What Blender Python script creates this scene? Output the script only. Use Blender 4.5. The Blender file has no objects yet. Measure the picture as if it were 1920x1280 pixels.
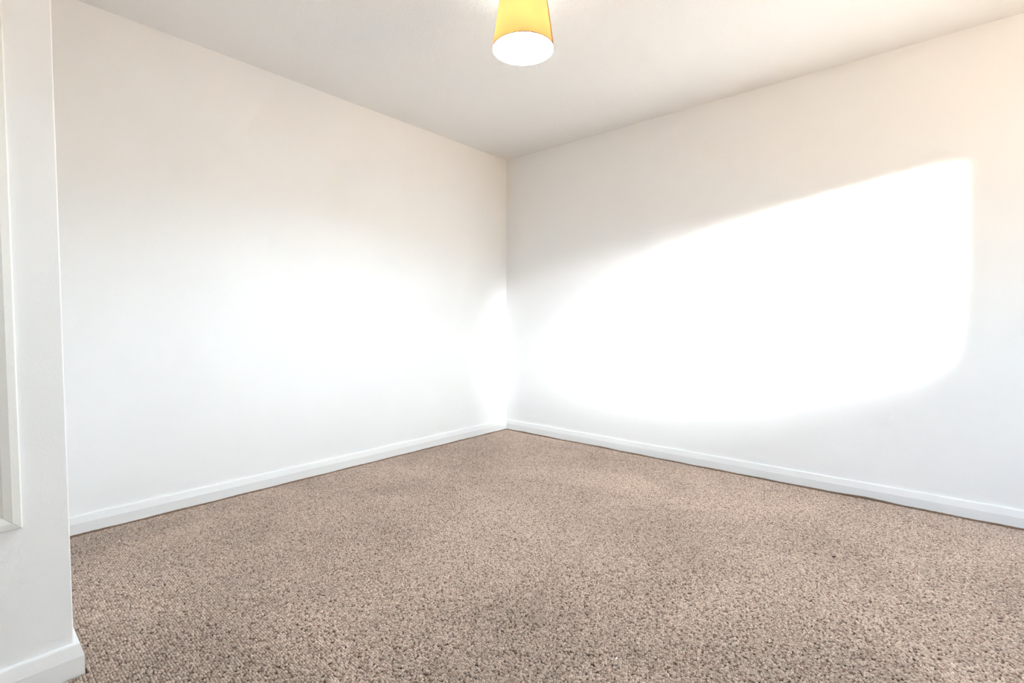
import bpy, bmesh, math, random
import numpy as np
from mathutils import Vector, Matrix

random.seed(7)
rng = np.random.default_rng(7)
scene = bpy.context.scene
COL = scene.collection
R = math.radians

# ------------------------------------------------------------------ camera
ROOM_H = 2.4
CAM = Vector((-3.296, -2.933, 0.9776))
yaw, pitch, roll = R(41.0), R(-2.37), R(0.1)
F = Vector((math.cos(yaw)*math.cos(pitch), math.sin(yaw)*math.cos(pitch), math.sin(pitch)))
Rt = Vector((math.sin(yaw), -math.cos(yaw), 0))
Up = Rt.cross(F)
R2 = Rt*math.cos(roll) + Up*math.sin(roll)
U2 = -Rt*math.sin(roll) + Up*math.cos(roll)
cd = bpy.data.cameras.new('camera')
cam = bpy.data.objects.new('camera', cd)
COL.objects.link(cam)
M = Matrix(((R2.x, U2.x, -F.x, CAM.x), (R2.y, U2.y, -F.y, CAM.y), (R2.z, U2.z, -F.z, CAM.z), (0, 0, 0, 1)))
cam.matrix_world = M
cd.sensor_fit = 'HORIZONTAL'
cd.sensor_width = 36.0
cd.lens = 36.0*920.1/1920.0
cd.clip_start = 0.02
scene.camera = cam

# ------------------------------------------------------------------ colour management
vs = scene.view_settings
vs.view_transform = 'Standard'
vs.look = 'None'
vs.gamma = 1.0
vs.use_curve_mapping = False
scene.cycles.use_adaptive_sampling = True
scene.cycles.adaptive_threshold = 0.1
scene.cycles.adaptive_min_samples = 16
vs.exposure = 2.05

# ------------------------------------------------------------------ world: pale evening sky over warm ground
SKY = 3.8
world = bpy.data.worlds.new('sky')
scene.world = world
world.use_nodes = True
wn = world.node_tree
wn.nodes.clear()
wo = wn.nodes.new('ShaderNodeOutputWorld')
bg = wn.nodes.new('ShaderNodeBackground')
tc = wn.nodes.new('ShaderNodeTexCoord')
sx = wn.nodes.new('ShaderNodeSeparateXYZ')
mr = wn.nodes.new('ShaderNodeMapRange')
mr.inputs['From Min'].default_value = -1.0
mr.inputs['From Max'].default_value = 1.0
cr = wn.nodes.new('ShaderNodeValToRGB')
els = cr.color_ramp.elements
els[0].position = 0.0
els[0].color = (0.70, 0.63, 0.54, 1)
els[1].position = 1.0
els[1].color = (0.42, 0.62, 1.0, 1)
for p_, c_ in ((0.47, (0.74, 0.67, 0.58, 1)), (0.51, (0.50, 0.73, 1.0, 1)), (0.70, (0.38, 0.64, 1.0, 1))):
    e = els.new(p_)
    e.color = c_
wn.links.new(tc.outputs['Generated'], sx.inputs[0])
wn.links.new(sx.outputs['Z'], mr.inputs['Value'])
wn.links.new(mr.outputs[0], cr.inputs[0])
# the evening sky and the ground turn warmer towards the low sun (-y)
ws = wn.nodes.new('ShaderNodeMapRange')
ws.inputs['From Min'].default_value = -0.15
ws.inputs['From Max'].default_value = -0.8
wn.links.new(sx.outputs['Y'], ws.inputs['Value'])
wm = wn.nodes.new('ShaderNodeMix')
wm.data_type = 'RGBA'
wm.blend_type = 'MULTIPLY'
for k_, i_ in enumerate(wm.inputs):
    if i_.type == 'RGBA' and i_.name == 'B':
        i_.default_value = (0.95, 0.74, 0.50, 1)
wn.links.new(ws.outputs[0], wm.inputs[0])
wn.links.new(cr.outputs[0], [i_ for i_ in wm.inputs if i_.type == 'RGBA' and i_.name == 'A'][0])
wn.links.new([o_ for o_ in wm.outputs if o_.type == 'RGBA'][0], bg.inputs['Color'])
bg.inputs['Strength'].default_value = SKY
wn.links.new(bg.outputs[0], wo.inputs['Surface'])

# the window in the wall behind the camera (y = BACK)
BACK, WEST = -4.6, -4.8
WINS = [  # x0, x1, z0, z1
    (-1.95, -0.692, 0.85, 2.05),
]
FILL_WIN = (-4.40, -3.80, 1.00, 2.05)   # y0, y1, z0, z1 of a window added to the left-hand end wall for fill light
WT = 0.10   # thickness of that wall


def light(name, kind, loc, direction, energy, colour, **kw):
    d = bpy.data.lights.new(name, kind)
    d.energy = energy
    d.color = colour
    for k, v in kw.items():
        setattr(d, k, v)
    o = bpy.data.objects.new(name, d)
    o.location = loc
    o.rotation_euler = Vector(direction).to_track_quat('-Z', 'Y').to_euler()
    COL.objects.link(o)
    return o


for i, (x0, x1, z0, z1) in enumerate(WINS):
    p = light('sky_portal', 'AREA', ((x0+x1)/2, BACK-WT-0.02, (z0+z1)/2), (0, 1, 0), 1.0, (1, 1, 1),
              shape='RECTANGLE', size=x1-x0, size_y=z1-z0)
    p.data.cycles.is_portal = True
p = light('sky_portal', 'AREA', (WEST-WT-0.02, (FILL_WIN[0]+FILL_WIN[1])/2, (FILL_WIN[2]+FILL_WIN[3])/2), (1, 0, 0), 1.0, (1, 1, 1),
          shape='RECTANGLE', size=FILL_WIN[3]-FILL_WIN[2], size_y=FILL_WIN[1]-FILL_WIN[0])
p.data.cycles.is_portal = True

# spot added outside the window, standing in for low sun on the right wall
GLOW_SRC = Vector((-1.373, BACK-1.5, 2.2))
GLOW_AIM = Vector((0.0, -2.74, 1.25))
light('glow_spot', 'SPOT', GLOW_SRC, GLOW_AIM-GLOW_SRC, 2300.0, (1.0, 1.0, 0.94),
      spot_size=R(18.3), spot_blend=1.0, shadow_soft_size=0.03)
# second added spot, wider and weaker, to soften that patch towards the far corner
HALO_AIM = Vector((0.0, -2.25, 1.15))
light('glow_halo_spot', 'SPOT', GLOW_SRC, HALO_AIM-GLOW_SRC, 430.0, (0.97, 1.0, 1.0),
      spot_size=R(23.0), spot_blend=1.0, shadow_soft_size=0.04)



# ------------------------------------------------------------------ helpers
def tag(o, label=None, cat=None, group=None, kind=None):
    if label: o['label'] = label
    if cat: o['category'] = cat
    if group: o['group'] = group
    if kind: o['kind'] = kind
    return o


def link_mesh(name, bm, mat, parent=None, smooth=False):
    me = bpy.data.meshes.new(name)
    bmesh.ops.recalc_face_normals(bm, faces=bm.faces)
    bm.to_mesh(me)
    bm.free()
    if smooth:
        for p_ in me.polygons:
            p_.use_smooth = True
    me.materials.append(mat)
    o = bpy.data.objects.new(name, me)
    COL.objects.link(o)
    if parent is not None:
        o.parent = parent
    return o


def box(bm, x0, x1, y0, y1, z0, z1):
    v = [bm.verts.new((x, y, z)) for x in (x0, x1) for y in (y0, y1) for z in (z0, z1)]
    for f in ((0, 1, 3, 2), (4, 6, 7, 5), (0, 4, 5, 1), (2, 3, 7, 6), (0, 2, 6, 4), (1, 5, 7, 3)):
        bm.faces.new([v[i] for i in f])
    return bm


def bevel(bm, w, seg=2):
    bmesh.ops.bevel(bm, geom=list(bm.edges), offset=w, segments=seg, profile=0.7, affect='EDGES')


def sweep(bm, path, prof):
    """path: list of (point, normal2d) in plan with mitred normals; prof: (out, z) pairs, closed outline"""
    rings = []
    for (px, py), (nx, ny) in path:
        rings.append([bm.verts.new((px+nx*a, py+ny*a, z)) for a, z in prof])
    n = len(prof)
    for r0, r1 in zip(rings, rings[1:]):
        for i in range(n):
            j = (i+1) % n
            bm.faces.new((r0[i], r0[j], r1[j], r1[i]))
    bm.faces.new(rings[0])
    bm.faces.new(rings[-1])


def lathe(bm, prof, seg=64, cx=0, cy=0, closed=False):
    rings = []
    for r, z in prof:
        rings.append([bm.verts.new((cx+r*math.cos(2*math.pi*k/seg), cy+r*math.sin(2*math.pi*k/seg), z))
                      for k in range(seg)])
    pairs = list(zip(rings, rings[1:]))
    if closed:
        pairs.append((rings[-1], rings[0]))
    for a, b in pairs:
        for k in range(seg):
            j = (k+1) % seg
            bm.faces.new((a[k], a[j], b[j], b[k]))
    if not closed:
        for r in (rings[0], rings[-1]):
            bm.faces.new(r)


def mat(name, colour, rough=0.6, spec=0.4, bump=None, noise=None, mottle=0.0):
    m = bpy.data.materials.new(name)
    m.use_nodes = True
    nt = m.node_tree
    b = nt.nodes['Principled BSDF']
    b.inputs['Base Color'].default_value = (*colour, 1)
    b.inputs['Roughness'].default_value = rough
    b.inputs['Specular IOR Level'].default_value = spec
    g = nt.nodes.new('ShaderNodeNewGeometry')
    if bump:
        scale, dist, detail = bump
        n = nt.nodes.new('ShaderNodeTexNoise')
        n.inputs['Scale'].default_value = scale
        n.inputs['Detail'].default_value = detail
        bp = nt.nodes.new('ShaderNodeBump')
        bp.inputs['Distance'].default_value = dist
        bp.inputs['Strength'].default_value = 1.0
        nt.links.new(g.outputs['Position'], n.inputs['Vector'])
        nt.links.new(n.outputs[0], bp.inputs['Height'])
        nt.links.new(bp.outputs[0], b.inputs['Normal'])
    if mottle:
        n = nt.nodes.new('ShaderNodeTexNoise')
        n.inputs['Scale'].default_value = noise or 3.0
        n.inputs['Detail'].default_value = 4
        r = nt.nodes.new('ShaderNodeValToRGB')
        r.color_ramp.elements[0].position = 0.3
        r.color_ramp.elements[1].position = 0.7
        r.color_ramp.elements[0].color = (*[c*(1-mottle) for c in colour], 1)
        r.color_ramp.elements[1].color = (*colour, 1)
        nt.links.new(g.outputs['Position'], n.inputs['Vector'])
        nt.links.new(n.outputs[0], r.inputs[0])
        nt.links.new(r.outputs[0], b.inputs['Base Color'])
    return m


WALL = (0.93, 0.93, 0.93)
M_wall = mat('white_emulsion', WALL, 0.75, 0.25, bump=(260, 0.00025, 3), mottle=0.012)
M_gloss = mat('white_gloss_paint', (0.89, 0.89, 0.89), 0.28, 0.5, bump=(60, 0.0003, 2))
M_cream = mat('cream_gloss_paint', (0.87, 0.86, 0.83), 0.35, 0.45, bump=(90, 0.0003, 2))
M_upvc = mat('white_plastic', (0.8, 0.8, 0.8), 0.3, 0.5)
M_back = mat('carpet_backing', (0.16, 0.10, 0.065), 0.95, 0.05, bump=(900, 0.001, 2))

# ceiling: stippled / swirled texture paint
M_ceil = bpy.data.materials.new('textured_ceiling_paint')
M_ceil.use_nodes = True
nt = M_ceil.node_tree
b = nt.nodes['Principled BSDF']
b.inputs['Base Color'].default_value = (0.93, 0.928, 0.92, 1)
b.inputs['Roughness'].default_value = 0.85
b.inputs['Specular IOR Level'].default_value = 0.2
g = nt.nodes.new('ShaderNodeNewGeometry')
w = nt.nodes.new('ShaderNodeTexNoise')
w.inputs['Scale'].default_value = 38
w.inputs['Detail'].default_value = 3
w.inputs['Distortion'].default_value = 2.2
bp = nt.nodes.new('ShaderNodeBump')
bp.inputs['Distance'].default_value = 0.0016
nt.links.new(g.outputs['Position'], w.inputs['Vector'])
nt.links.new(w.outputs[0], bp.inputs['Height'])
nt.links.new(bp.outputs[0], b.inputs['Normal'])

# ------------------------------------------------------------------ structure
T = 0.12
PX, PY = -3.094, -1.164     # free edge of the wall projection at the left


def struct(name, bm, m, parent=None, **k):
    o = link_mesh(name, bm, m, parent, **k)
    if parent is None:
        o['kind'] = 'structure'
    return o


floor = struct('floor', box(bmesh.new(), WEST-T, T, BACK-WT, T, -0.12, 0.0), M_back)
struct('ceiling', box(bmesh.new(), WEST-T, T, BACK-WT, T, ROOM_H, ROOM_H+0.12), M_ceil)
struct('wall_left', box(bmesh.new(), WEST-T, T, 0.0, T, 0.0, ROOM_H), M_wall)
struct('wall_right', box(bmesh.new(), 0.0, T, BACK-WT, 0.0, 0.0, ROOM_H), M_wall)
wy0, wy1, wz0, wz1 = FILL_WIN
bm = box(bmesh.new(), WEST-WT, WEST, BACK-WT, wy0, 0.0, ROOM_H)
box(bm, WEST-WT, WEST, wy1, 0.0, 0.0, ROOM_H)
box(bm, WEST-WT, WEST, wy0, wy1, 0.0, wz0)
box(bm, WEST-WT, WEST, wy0, wy1, wz1, ROOM_H)
struct('wall_west', bm, M_wall)
bm = box(bmesh.new(), WEST, PX, PY, 0.0, 0.0, ROOM_H)
ed = [e for e in bm.edges if all(abs(v.co.x-PX) < 1e-5 and abs(v.co.y-PY) < 1e-5 for v in e.verts)]
bmesh.ops.bevel(bm, geom=ed, offset=0.003, segments=3, profile=0.5, affect='EDGES')
struct('wall_projection', bm, M_wall)

# wall behind the camera, with the window opening
bm = bmesh.new()
y0, y1 = BACK-WT, BACK
xs = [WEST]
for x0, x1, z0, z1 in sorted(WINS):
    box(bm, xs[-1], x0, y0, y1, 0, ROOM_H)
    box(bm, x0, x1, y0, y1, 0, z0)
    box(bm, x0, x1, y0, y1, z1, ROOM_H)
    xs.append(x1)
box(bm, xs[-1], 0.0, y0, y1, 0, ROOM_H)
struct('wall_back', bm, M_wall)

M_glass = bpy.data.materials.new('window_glass')
M_glass.use_nodes = True
nt = M_glass.node_tree
nt.nodes.clear()
o_ = nt.nodes.new('ShaderNodeOutputMaterial')
tr = nt.nodes.new('ShaderNodeBsdfTransparent')
gl = nt.nodes.new('ShaderNodeBsdfGlossy')
gl.inputs['Roughness'].default_value = 0.02
mx = nt.nodes.new('ShaderNodeMixShader')
mx.inputs[0].default_value = 0.05
nt.links.new(tr.outputs[0], mx.inputs[1])
nt.links.new(gl.outputs[0], mx.inputs[2])
nt.links.new(mx.outputs[0], o_.inputs['Surface'])


def window(name, x0, x1, z0, z1, place, n=2):
    """built along local x with its inside facing +y, then turned into its wall"""
    fr = bmesh.new()
    fw = 0.045
    yy0, yy1 = -WT+0.005, -WT+0.055
    box(fr, x0, x1, yy0, yy1, z0, z0+fw)
    box(fr, x0, x1, yy0, yy1, z1-fw, z1)
    for k in range(n+1):
        xm = x0+(x1-x0)*k/n
        a = x0 if k == 0 else (x1-fw if k == n else xm-fw/2)
        box(fr, a, a+fw, yy0, yy1, z0+fw, z1-fw)
    w_ = struct(name, fr, M_upvc)
    w_.matrix_world = place
    for k in range(n):
        a, b_ = x0+(x1-x0)*k/n+0.01, x0+(x1-x0)*(k+1)/n-0.01
        link_mesh('pane', box(bmesh.new(), a, b_, yy0+0.022, yy0+0.026, z0+0.01, z1-0.01), M_glass, w_)
    sl = box(bmesh.new(), x0+0.002, x1-0.002, -0.045, 0.02, z0, z0+0.012)
    bevel(sl, 0.003)
    link_mesh('window_sill', sl, M_gloss, w_)


window('window_1', *WINS[0], Matrix.Translation((0, BACK, 0)))
window('fill_window', -FILL_WIN[1], -FILL_WIN[0], FILL_WIN[2], FILL_WIN[3],
       Matrix.Translation((WEST, 0, 0)) @ Matrix.Rotation(R(-90), 4, 'Z'), n=1)

# skirting boards (baseboards): chamfered top edge with a small rounded nose
SK_T, SK_H = 0.017, 0.094
PROF = [(0, 0.001), (SK_T, 0.001), (SK_T, 0.058), (SK_T-0.0006, 0.0605), (SK_T-0.0062, 0.0885), (SK_T-0.0075, 0.0915),
        (SK_T-0.0100, 0.0935), (SK_T-0.0125, SK_H), (0, SK_H)]


def skirting(name, pts):
    bm = bmesh.new()
    sweep(bm, pts, PROF)
    o = struct(name, bm, M_gloss)
    return o


skirting('baseboard_left', [((PX+0.0, 0), (1, -1)), ((0, 0), (-1, -1))])
skirting('baseboard_right', [((0, 0), (-1, -1)), ((0, BACK), (-1, 1))])
# the projection's board runs along its front and wraps round its free end
PROF_SAVE = PROF
PROF = [(a*1.12, z) for a, z in PROF]
skirting('baseboard_projection', [((WEST, PY), (1, -1)), ((PX, PY), (1, -1)), ((PX, 0), (1, -1))])
PROF = PROF_SAVE
skirting('baseboard_back', [((WEST, BACK), (1, 1)), ((0, BACK), (-1, 1))])
skirting('baseboard_west', [((WEST, PY), (1, -1)), ((WEST, BACK), (1, 1))])

# ------------------------------------------------------------------ carpet pile (stuff): looped tufts set in rows
M_pile = bpy.data.materials.new('beige_wool_pile')
M_pile.use_nodes = True
nt = M_pile.node_tree
b = nt.nodes['Principled BSDF']
b.inputs['Roughness'].default_value = 0.95
b.inputs['Specular IOR Level'].default_value = 0.08
oi = nt.nodes.new('ShaderNodeObjectInfo')
cr = nt.nodes.new('ShaderNodeValToRGB')
cr.color_ramp.interpolation = 'LINEAR'
els = cr.color_ramp.elements
C0 = (0.515, 0.40, 0.33)
els[0].position = 0.0
els[0].color = (C0[0]*0.62, C0[1]*0.52, C0[2]*0.50, 1)
els[1].position = 1.0
els[1].color = (C0[0]*1.35, C0[1]*1.36, C0[2]*1.38, 1)
for p_, k, t in ((0.10, 0.80, 0.94), (0.35, 0.96, 1.0), (0.7, 1.08, 1.03)):
    e = els.new(p_)
    e.color = (C0[0]*k, C0[1]*k*t, C0[2]*k*t, 1)
g = nt.nodes.new('ShaderNodeNewGeometry')
n1 = nt.nodes.new('ShaderNodeTexNoise')
n1.inputs['Scale'].default_value = 1.7
n1.inputs['Detail'].default_value = 3
n1.inputs['Distortion'].default_value = 0.6
nt.links.new(g.outputs['Position'], n1.inputs['Vector'])
mrn = nt.nodes.new('ShaderNodeMapRange')
mrn.inputs['From Min'].default_value = 0.35
mrn.inputs['From Max'].default_value = 0.65
mrn.inputs['To Min'].default_value = 0.88
mrn.inputs['To Max'].default_value = 1.10
nt.links.new(n1.outputs[0], mrn.inputs['Value'])
n2 = nt.nodes.new('ShaderNodeTexNoise')
n2.inputs['Scale'].default_value = 480
n2.inputs['Detail'].default_value = 2
nt.links.new(g.outputs['Position'], n2.inputs['Vector'])
mr2 = nt.nodes.new('ShaderNodeMapRange')
mr2.inputs['From Min'].default_value = 0.3
mr2.inputs['From Max'].default_value = 0.7
mr2.inputs['To Min'].default_value = 0.66
mr2.inputs['To Max'].default_value = 1.3
nt.links.new(n2.outputs[0], mr2.inputs['Value'])
mu = nt.nodes.new('ShaderNodeMath')
mu.operation = 'MULTIPLY'
nt.links.new(mrn.outputs[0], mu.inputs[0])
nt.links.new(mr2.outputs[0], mu.inputs[1])
vm = nt.nodes.new('ShaderNodeVectorMath')
vm.operation = 'SCALE'
nt.links.new(oi.outputs['Random'], cr.inputs[0])
nt.links.new(cr.outputs[0], vm.inputs[0])
nt.links.new(mu.outputs[0], vm.inputs['Scale'])
nt.links.new(vm.outputs[0], b.inputs['Base Color'])

# the single tuft that the pile repeats: a squat lumpy loop of yarn, about 9 mm across
bm = bmesh.new()
bmesh.ops.create_icosphere(bm, subdivisions=2, radius=1.0)
trng = random.Random(3)
for v in bm.verts:
    k = 1+trng.uniform(-0.10, 0.10)
    v.co = Vector((v.co.x*0.0054*k, v.co.y*0.0050*k, v.co.z*0.0052*k))
tuft_me = bpy.data.meshes.new('tuft')
bm.to_mesh(tuft_me)
bm.free()
for p_ in tuft_me.polygons:
    p_.use_smooth = True
tuft_me.materials.append(M_pile)
tuft = bpy.data.objects.new('tuft', tuft_me)     # not linked to the scene: only its geometry is used

def tuft_grid(x0, x1, y0, y1, pit):
    ax, ay = np.arange(x0, x1, pit), np.arange(y0, y1, pit*0.96)
    hx, hy = np.meshgrid(ax, ay, indexing='ij')
    hy = hy + (np.arange(hx.shape[0])[:, None] % 2)*pit*0.48
    return (hx.ravel()+rng.normal(0, 0.11*pit, hx.size), hy.ravel()+rng.normal(0, 0.12*pit, hx.size),
            np.full(hx.size, pit/0.0088))


PIT = 0.0070
NX, NY = -3.85, -3.55         # denser rows where the room is looked at, wider rows behind and beside the camera
grids = [tuft_grid(NX, -SK_T, NY, -SK_T, PIT), tuft_grid(WEST+0.02, NX-0.006, BACK+0.02, -SK_T, 0.0125),
         tuft_grid(NX, -SK_T, BACK+0.02, NY-0.006, 0.0125)]
gx, gy, gs = [np.concatenate(c) for c in zip(*grids)]


def gap_right(y):   # carpet edge is tucked unevenly along the right wall
    g_ = 0.013 + 0.002*np.sin(y*17)+0.0015*np.sin(y*41+1)
    g_ += 0.020*np.exp(-((y+2.66)/0.13)**2)
    g_ += 0.007*np.exp(-((y+0.95)/0.16)**2)+0.005*np.exp(-((y+0.25)/0.12)**2)
    return g_


keep = (gx < -SK_T-gap_right(gy)) & (gy < -SK_T-0.006)
inp = (gx < PX+SK_T*1.12+0.006) & (gy > PY-SK_T*1.12-0.006)
keep &= ~inp
gx, gy, gs = gx[keep], gy[keep], gs[keep]
# height: gentle unevenness, rolled down at the edges, a low ruck in front of the tucked stretch
def und(x, y):
    return 0.5*(np.sin(x*7.3+1.1)*np.sin(y*6.1+0.4)+np.sin(x*13.1-y*9.7))
edge = np.minimum(-gx-SK_T, -gy-SK_T)
z = 0.0052 + 0.0008*und(gx, gy) - 0.0042*np.exp(-np.maximum(edge-0.012, 0)/0.014) + rng.normal(0, 0.0007, gx.size)
z += 0.005*np.exp(-((gx+0.055)/0.018)**2)*np.exp(-((gy+2.66)/0.16)**2)
z += 0.003*np.exp(-((gx+0.05)/0.018)**2)*np.exp(-((gy+0.95)/0.2)**2)
miss = rng.random(gx.size) < 0.11       # sunken loops show as small dark pits
z[miss] -= 0.0046
pts = np.stack([gx, gy, z], 1)
me = bpy.data.meshes.new('carpet_pile')
me.vertices.add(len(pts))
me.vertices.foreach_set('co', pts.astype(np.float32).ravel())
at = me.attributes.new('turn', 'FLOAT_VECTOR', 'POINT')
rot = np.stack([rng.normal(0, 0.25, len(pts)), rng.normal(0, 0.25, len(pts)), rng.uniform(0, 6.28, len(pts))], 1)
at.data.foreach_set('vector', rot.astype(np.float32).ravel())
at = me.attributes.new('size', 'FLOAT', 'POINT')
at.data.foreach_set('value', gs*rng.uniform(0.86, 1.12, len(pts)).astype(np.float32))
me.update()
me.materials.append(M_pile)
pile = bpy.data.objects.new('carpet_pile', me)
COL.objects.link(pile)
pile.parent = floor
pile['kind'] = 'stuff'
ng = bpy.data.node_groups.new('pile_nodes', 'GeometryNodeTree')
ng.interface.new_socket('Geometry', in_out='INPUT', socket_type='NodeSocketGeometry')
ng.interface.new_socket('Geometry', in_out='OUTPUT', socket_type='NodeSocketGeometry')
gi = ng.nodes.new('NodeGroupInput')
go = ng.nodes.new('NodeGroupOutput')
iop = ng.nodes.new('GeometryNodeInstanceOnPoints')
ob = ng.nodes.new('GeometryNodeObjectInfo')
ob.inputs['Object'].default_value = tuft
ob.inputs['As Instance'].default_value = True
na = ng.nodes.new('GeometryNodeInputNamedAttribute')
na.data_type = 'FLOAT_VECTOR'
na.inputs['Name'].default_value = 'turn'
ns = ng.nodes.new('GeometryNodeInputNamedAttribute')
ns.data_type = 'FLOAT'
ns.inputs['Name'].default_value = 'size'
ng.links.new(gi.outputs[0], iop.inputs['Points'])
ng.links.new(ob.outputs['Geometry'], iop.inputs['Instance'])
ng.links.new(na.outputs['Attribute'], iop.inputs['Rotation'])
ng.links.new(ns.outputs['Attribute'], iop.inputs['Scale'])
ng.links.new(iop.outputs[0], go.inputs[0])
md = pile.modifiers.new('pile', 'NODES')
md.node_group = ng

# brown carpet edge against the skirting boards, darkened in colour for the shadow line
M_edge = mat('brown_edge_shade', (0.25, 0.165, 0.115), 0.95, 0.05, bump=(700, 0.001, 2))


def carpet_edge_shade(pts_, thick):
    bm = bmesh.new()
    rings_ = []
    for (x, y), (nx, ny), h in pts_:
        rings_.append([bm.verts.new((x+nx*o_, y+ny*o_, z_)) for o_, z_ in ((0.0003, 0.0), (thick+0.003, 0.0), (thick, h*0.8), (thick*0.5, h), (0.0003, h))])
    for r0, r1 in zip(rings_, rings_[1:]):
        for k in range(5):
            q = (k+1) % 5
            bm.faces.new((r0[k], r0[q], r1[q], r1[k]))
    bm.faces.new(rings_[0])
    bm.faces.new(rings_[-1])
    link_mesh('carpet_edge_shade', bm, M_edge, floor)


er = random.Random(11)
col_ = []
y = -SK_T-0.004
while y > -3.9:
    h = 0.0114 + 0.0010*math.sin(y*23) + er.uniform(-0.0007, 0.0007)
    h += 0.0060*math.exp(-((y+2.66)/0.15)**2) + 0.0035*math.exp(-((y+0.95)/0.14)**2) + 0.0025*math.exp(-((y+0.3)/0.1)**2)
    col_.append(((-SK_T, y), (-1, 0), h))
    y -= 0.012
carpet_edge_shade(col_, 0.003)
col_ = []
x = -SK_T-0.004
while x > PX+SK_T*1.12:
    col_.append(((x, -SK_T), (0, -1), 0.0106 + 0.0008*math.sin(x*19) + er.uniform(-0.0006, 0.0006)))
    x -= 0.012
carpet_edge_shade(col_, 0.003)

# ------------------------------------------------------------------ cream framed panel on the projection
root = bpy.data.objects.new('wall_panel', None)
root.location = (-3.184, PY, 0.0)
COL.objects.link(root)
tag(root, 'cream painted panel with a mitred moulded frame on the white wall projection at the left', 'panel')
FX0, FX1, FZ0, FZ1, FW = -0.56, 0.0, 0.4447, 1.98, 0.042
FPROF = [(0.0, 0.0), (0.0, 0.007), (0.003, 0.010), (0.018, 0.012), (0.034, 0.009), (0.038, 0.0055), (FW, 0.005), (FW, 0.0)]


def frame_side(a, b_, ia, ib):
    """a,b: outer corners (x,z); ia,ib: inward unit offsets at each mitre"""
    bm = bmesh.new()
    r = []
    for (cx, cz), (dx, dz) in ((a, ia), (b_, ib)):
        r.append([bm.verts.new((cx+dx*w_, -h_, cz+dz*w_)) for w_, h_ in FPROF])
    n = len(FPROF)
    for i in range(n):
        j = (i+1) % n
        bm.faces.new((r[0][i], r[0][j], r[1][j], r[1][i]))
    bm.faces.new(r[0])
    bm.faces.new(r[1])
    link_mesh('frame_rail', bm, M_cream, root)


mg = 0.0004
frame_side((FX0, FZ0+mg), (FX0, FZ1-mg), (1, 1), (1, -1))
frame_side((FX1, FZ0+mg), (FX1, FZ1-mg), (-1, 1), (-1, -1))
frame_side((FX0+mg, FZ0), (FX1-mg, FZ0), (1, 1), (-1, 1))
frame_side((FX0+mg, FZ1), (FX1-mg, FZ1), (1, -1), (-1, -1))
pm = box(bmesh.new(), FX0+0.02, FX1-0.0405, -0.004, -0.0005, FZ0+0.0405, FZ1-0.02)
link_mesh('panel_board', pm, M_cream, root)

# ------------------------------------------------------------------ pendant lamp
LX, LY, LZ = -1.7288, -1.6282, 2.0783
lamp = bpy.data.objects.new('pendant_lamp', None)
lamp.location = (LX, LY, ROOM_H)
COL.objects.link(lamp)
tag(lamp, 'lit ceiling pendant lamp with a tapered amber fabric shade', 'lamp')
D = LZ-ROOM_H
SH = 0.215
RB, RTOP = 0.125, 0.0935


def translucent(name, colour, diff, trans_w):
    m = bpy.data.materials.new(name)
    m.use_nodes = True
    nt = m.node_tree
    nt.nodes.clear()
    o_ = nt.nodes.new('ShaderNodeOutputMaterial')
    d_ = nt.nodes.new('ShaderNodeBsdfDiffuse')
    t_ = nt.nodes.new('ShaderNodeBsdfTranslucent')
    m_ = nt.nodes.new('ShaderNodeMixShader')
    m_.inputs[0].default_value = trans_w
    g_ = nt.nodes.new('ShaderNodeNewGeometry')
    mp = nt.nodes.new('ShaderNodeMapping')
    mp.inputs['Scale'].default_value = (1, 1, 6)
    n_ = nt.nodes.new('ShaderNodeTexNoise')
    n_.inputs['Scale'].default_value = 260
    n_.inputs['Detail'].default_value = 2
    r_ = nt.nodes.new('ShaderNodeMapRange')
    r_.inputs['From Min'].default_value = 0.3
    r_.inputs['From Max'].default_value = 0.7
    r_.inputs['To Min'].default_value = 0.9
    r_.inputs['To Max'].default_value = 1.0
    v_ = nt.nodes.new('ShaderNodeVectorMath')
    v_.operation = 'SCALE'
    v_.inputs[0].default_value = colour
    nt.links.new(g_.outputs['Position'], mp.inputs[0])
    nt.links.new(mp.outputs[0], n_.inputs['Vector'])
    nt.links.new(n_.outputs[0], r_.inputs['Value'])
    nt.links.new(r_.outputs[0], v_.inputs['Scale'])
    nt.links.new(v_.outputs[0], t_.inputs['Color'])
    d_.inputs['Color'].default_value = (*diff, 1)
    nt.links.new(d_.outputs[0], m_.inputs[1])
    nt.links.new(t_.outputs[0], m_.inputs[2])
    nt.links.new(m_.outputs[0], o_.inputs['Surface'])
    return m


M_shade = translucent('amber_shade_fabric', (0.152, 0.062, 0.017), (0.40, 0.27, 0.13), 0.28)
M_lining = translucent('white_shade_lining', (0.95, 0.90, 0.80), (0.86, 0.83, 0.76), 0.30)
M_seam = translucent('shade_seam_fabric', (0.10, 0.030, 0.004), (0.30, 0.15, 0.05), 0.3)
M_tape = mat('brown_rim_tape', (0.07, 0.045, 0.02), 0.8, 0.1)
M_brass = mat('white_metal_wire', (0.7, 0.7, 0.68), 0.4, 0.5)
M_bulb = bpy.data.materials.new('lit_bulb_glass')
M_bulb.use_nodes = True
nt = M_bulb.node_tree
b = nt.nodes['Principled BSDF']
b.inputs['Base Color'].default_value = (0.9, 0.88, 0.82, 1)
b.inputs['Emission Color'].default_value = (0.70, 0.85, 1.0, 1)
b.inputs['Emission Strength'].default_value = 480.0


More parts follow.
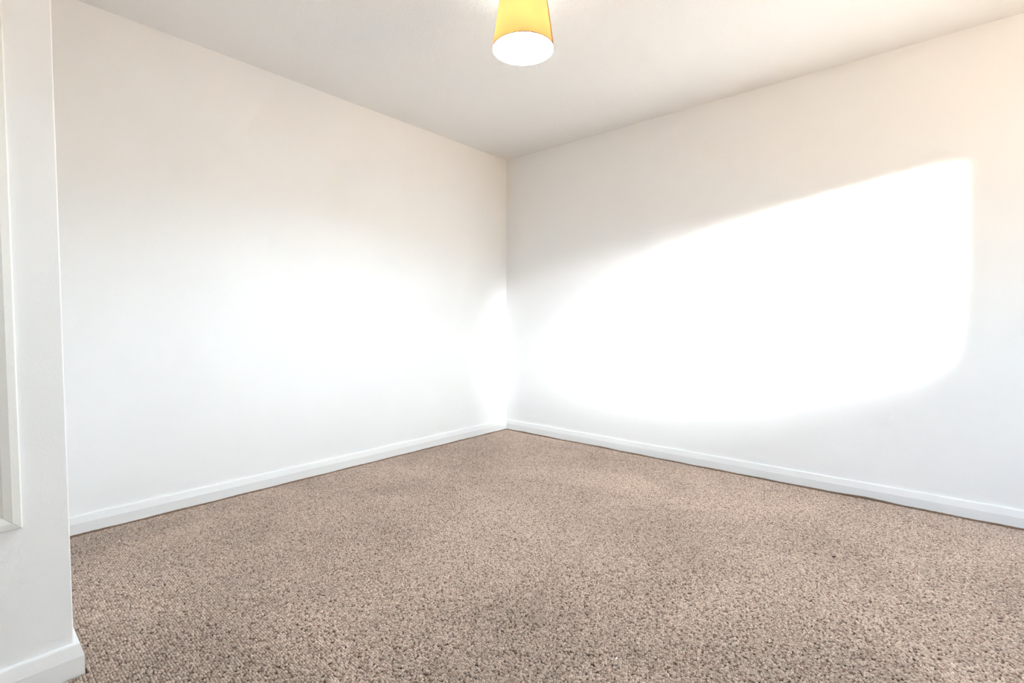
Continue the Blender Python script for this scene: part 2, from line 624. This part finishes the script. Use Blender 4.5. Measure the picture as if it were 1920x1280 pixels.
def tube_shell(name, r0, r1, z0, z1, m, seg=96, n=8, a0=0.0, a1=2*math.pi, parent=lamp):
    bm = bmesh.new()
    full = abs(a1-a0-2*math.pi) < 1e-6
    cols = seg if full else seg+1
    rows = []
    for j in range(n+1):
        t = j/n
        rr, zz = r0+(r1-r0)*t, z0+(z1-z0)*t
        rows.append([bm.verts.new((rr*math.cos(a0+(a1-a0)*k/seg), rr*math.sin(a0+(a1-a0)*k/seg), zz)) for k in range(cols)])
    for j in range(n):
        for k in range(seg):
            q = (k+1) % cols if full else k+1
            bm.faces.new((rows[j][k], rows[j][q], rows[j+1][q], rows[j+1][k]))
    return link_mesh(name, bm, m, parent, smooth=True)


shade = tube_shell('lamp_shade', RB, RTOP, D, D+SH, M_shade)
lining = tube_shell('lining', RB-0.0012, RTOP-0.0012, D+0.0005, D+SH-0.0005, M_lining, parent=shade)
# glued overlap seam, on the camera's right of the shade
sa = math.atan2(R2.y, R2.x) + R(-22)
tube_shell('shade_seam', RB+0.0006, RTOP+0.0006, D+0.001, D+SH-0.001, M_seam, seg=4, a0=sa-0.06, a1=sa+0.06, parent=shade)


def ring(name, r, z, t, m, parent):
    bm = bmesh.new()
    pr = [(r+t*math.cos(a), z+t*math.sin(a)) for a in [2*math.pi*k/8 for k in range(8)]]
    lathe(bm, pr, 96, closed=True)
    return link_mesh(name, bm, m, parent, smooth=True)


ring('rim_tape', RB, D, 0.0016, M_tape, shade)
ring('rim_tape', RTOP, D+SH, 0.0011, M_tape, shade)
# fitting: ceiling rose, flex, holder, spider wires, bulb
bm = bmesh.new()
lathe(bm, [(0.050, -0.0005), (0.050, -0.006), (0.046, -0.014), (0.030, -0.022), (0.012, -0.030), (0.008, -0.034)], 48)
link_mesh('ceiling_rose', bm, M_upvc, lamp, smooth=True)
bm = bmesh.new()
lathe(bm, [(0.0032, -0.033), (0.0032, D+0.1800)], 12)
link_mesh('flex', bm, M_upvc, lamp, smooth=True)
bm = bmesh.new()
lathe(bm, [(0.008, D+0.1850), (0.014, D+0.1780), (0.017, D+0.1600), (0.017, D+0.1300), (0.021, D+0.1290), (0.021, D+0.1250),
           (0.016, D+0.1240), (0.016, D+0.1150)], 32)
link_mesh('bulb_holder', bm, M_upvc, lamp, smooth=True)
sp = bmesh.new()
lathe(sp, [(0.0215, D+0.1535), (0.0215, D+0.1505), (0.0175, D+0.1505), (0.0175, D+0.1535)], 32, closed=True)
for k in range(3):
    a = 2*math.pi*k/3+0.4
    rt = RB+(RTOP-RB)*0.93
    p0, p1 = Vector((0.02*math.cos(a), 0.02*math.sin(a), D+0.152)), Vector(((rt-0.003)*math.cos(a), (rt-0.003)*math.sin(a), D+SH*0.97))
    d_ = (p1-p0)
    q = d_.to_track_quat('Z', 'Y').to_matrix().to_4x4()
    bmesh.ops.create_cone(sp, cap_ends=True, segments=8, radius1=0.0012, radius2=0.0012, depth=d_.length,
                          matrix=Matrix.Translation((p0+p1)/2) @ q)
link_mesh('shade_carrier', sp, M_brass, lamp)
bm = bmesh.new()
bp_ = [(0.013, D+0.1160), (0.014, D+0.1050), (0.020, D+0.0920), (0.027, D+0.0780), (0.030, D+0.0620), (0.0285, D+0.0480), (0.022, D+0.0370),
       (0.012, D+0.0310), (0.003, D+0.0295)]
lathe(bm, bp_, 32)
link_mesh('bulb', bm, M_bulb, lamp, smooth=True)

# ------------------------------------------------------------------ specks lying on the carpet
M_white_lint = mat('white_lint', (0.85, 0.85, 0.83), 0.9, 0.1)
M_dark_lint = mat('dark_lint', (0.035, 0.025, 0.02), 0.9, 0.1)


def speck(x, y, s, m, label, flat=0.5, long=1.0, turn=0.0):
    bm = bmesh.new()
    bmesh.ops.create_icosphere(bm, subdivisions=2, radius=s)
    lr = random.Random(int(-x*1000))
    for v in bm.verts:
        k = 1+lr.uniform(-0.25, 0.25)
        v.co = Vector((v.co.x*long*k, v.co.y*k, v.co.z*flat*k))
    o = link_mesh('lint', bm, m)
    o.location = (x, y, 0.0102+s*flat*0.8)
    o.rotation_euler = (0, 0, turn)
    return tag(o, label, 'lint')


speck(-2.829, -0.249, 0.0036, M_white_lint, 'tiny white speck of lint on the carpet near the left skirting board')
speck(-2.064, -2.262, 0.0030, M_white_lint, 'curled white thread of lint on the carpet at the bottom of the photo', 0.5, 1.7, 0.2)
speck(-0.926, -2.634, 0.0042, M_dark_lint, 'tiny dark speck of fluff on the carpet towards the right wall', 0.45, 1.9, -0.6)
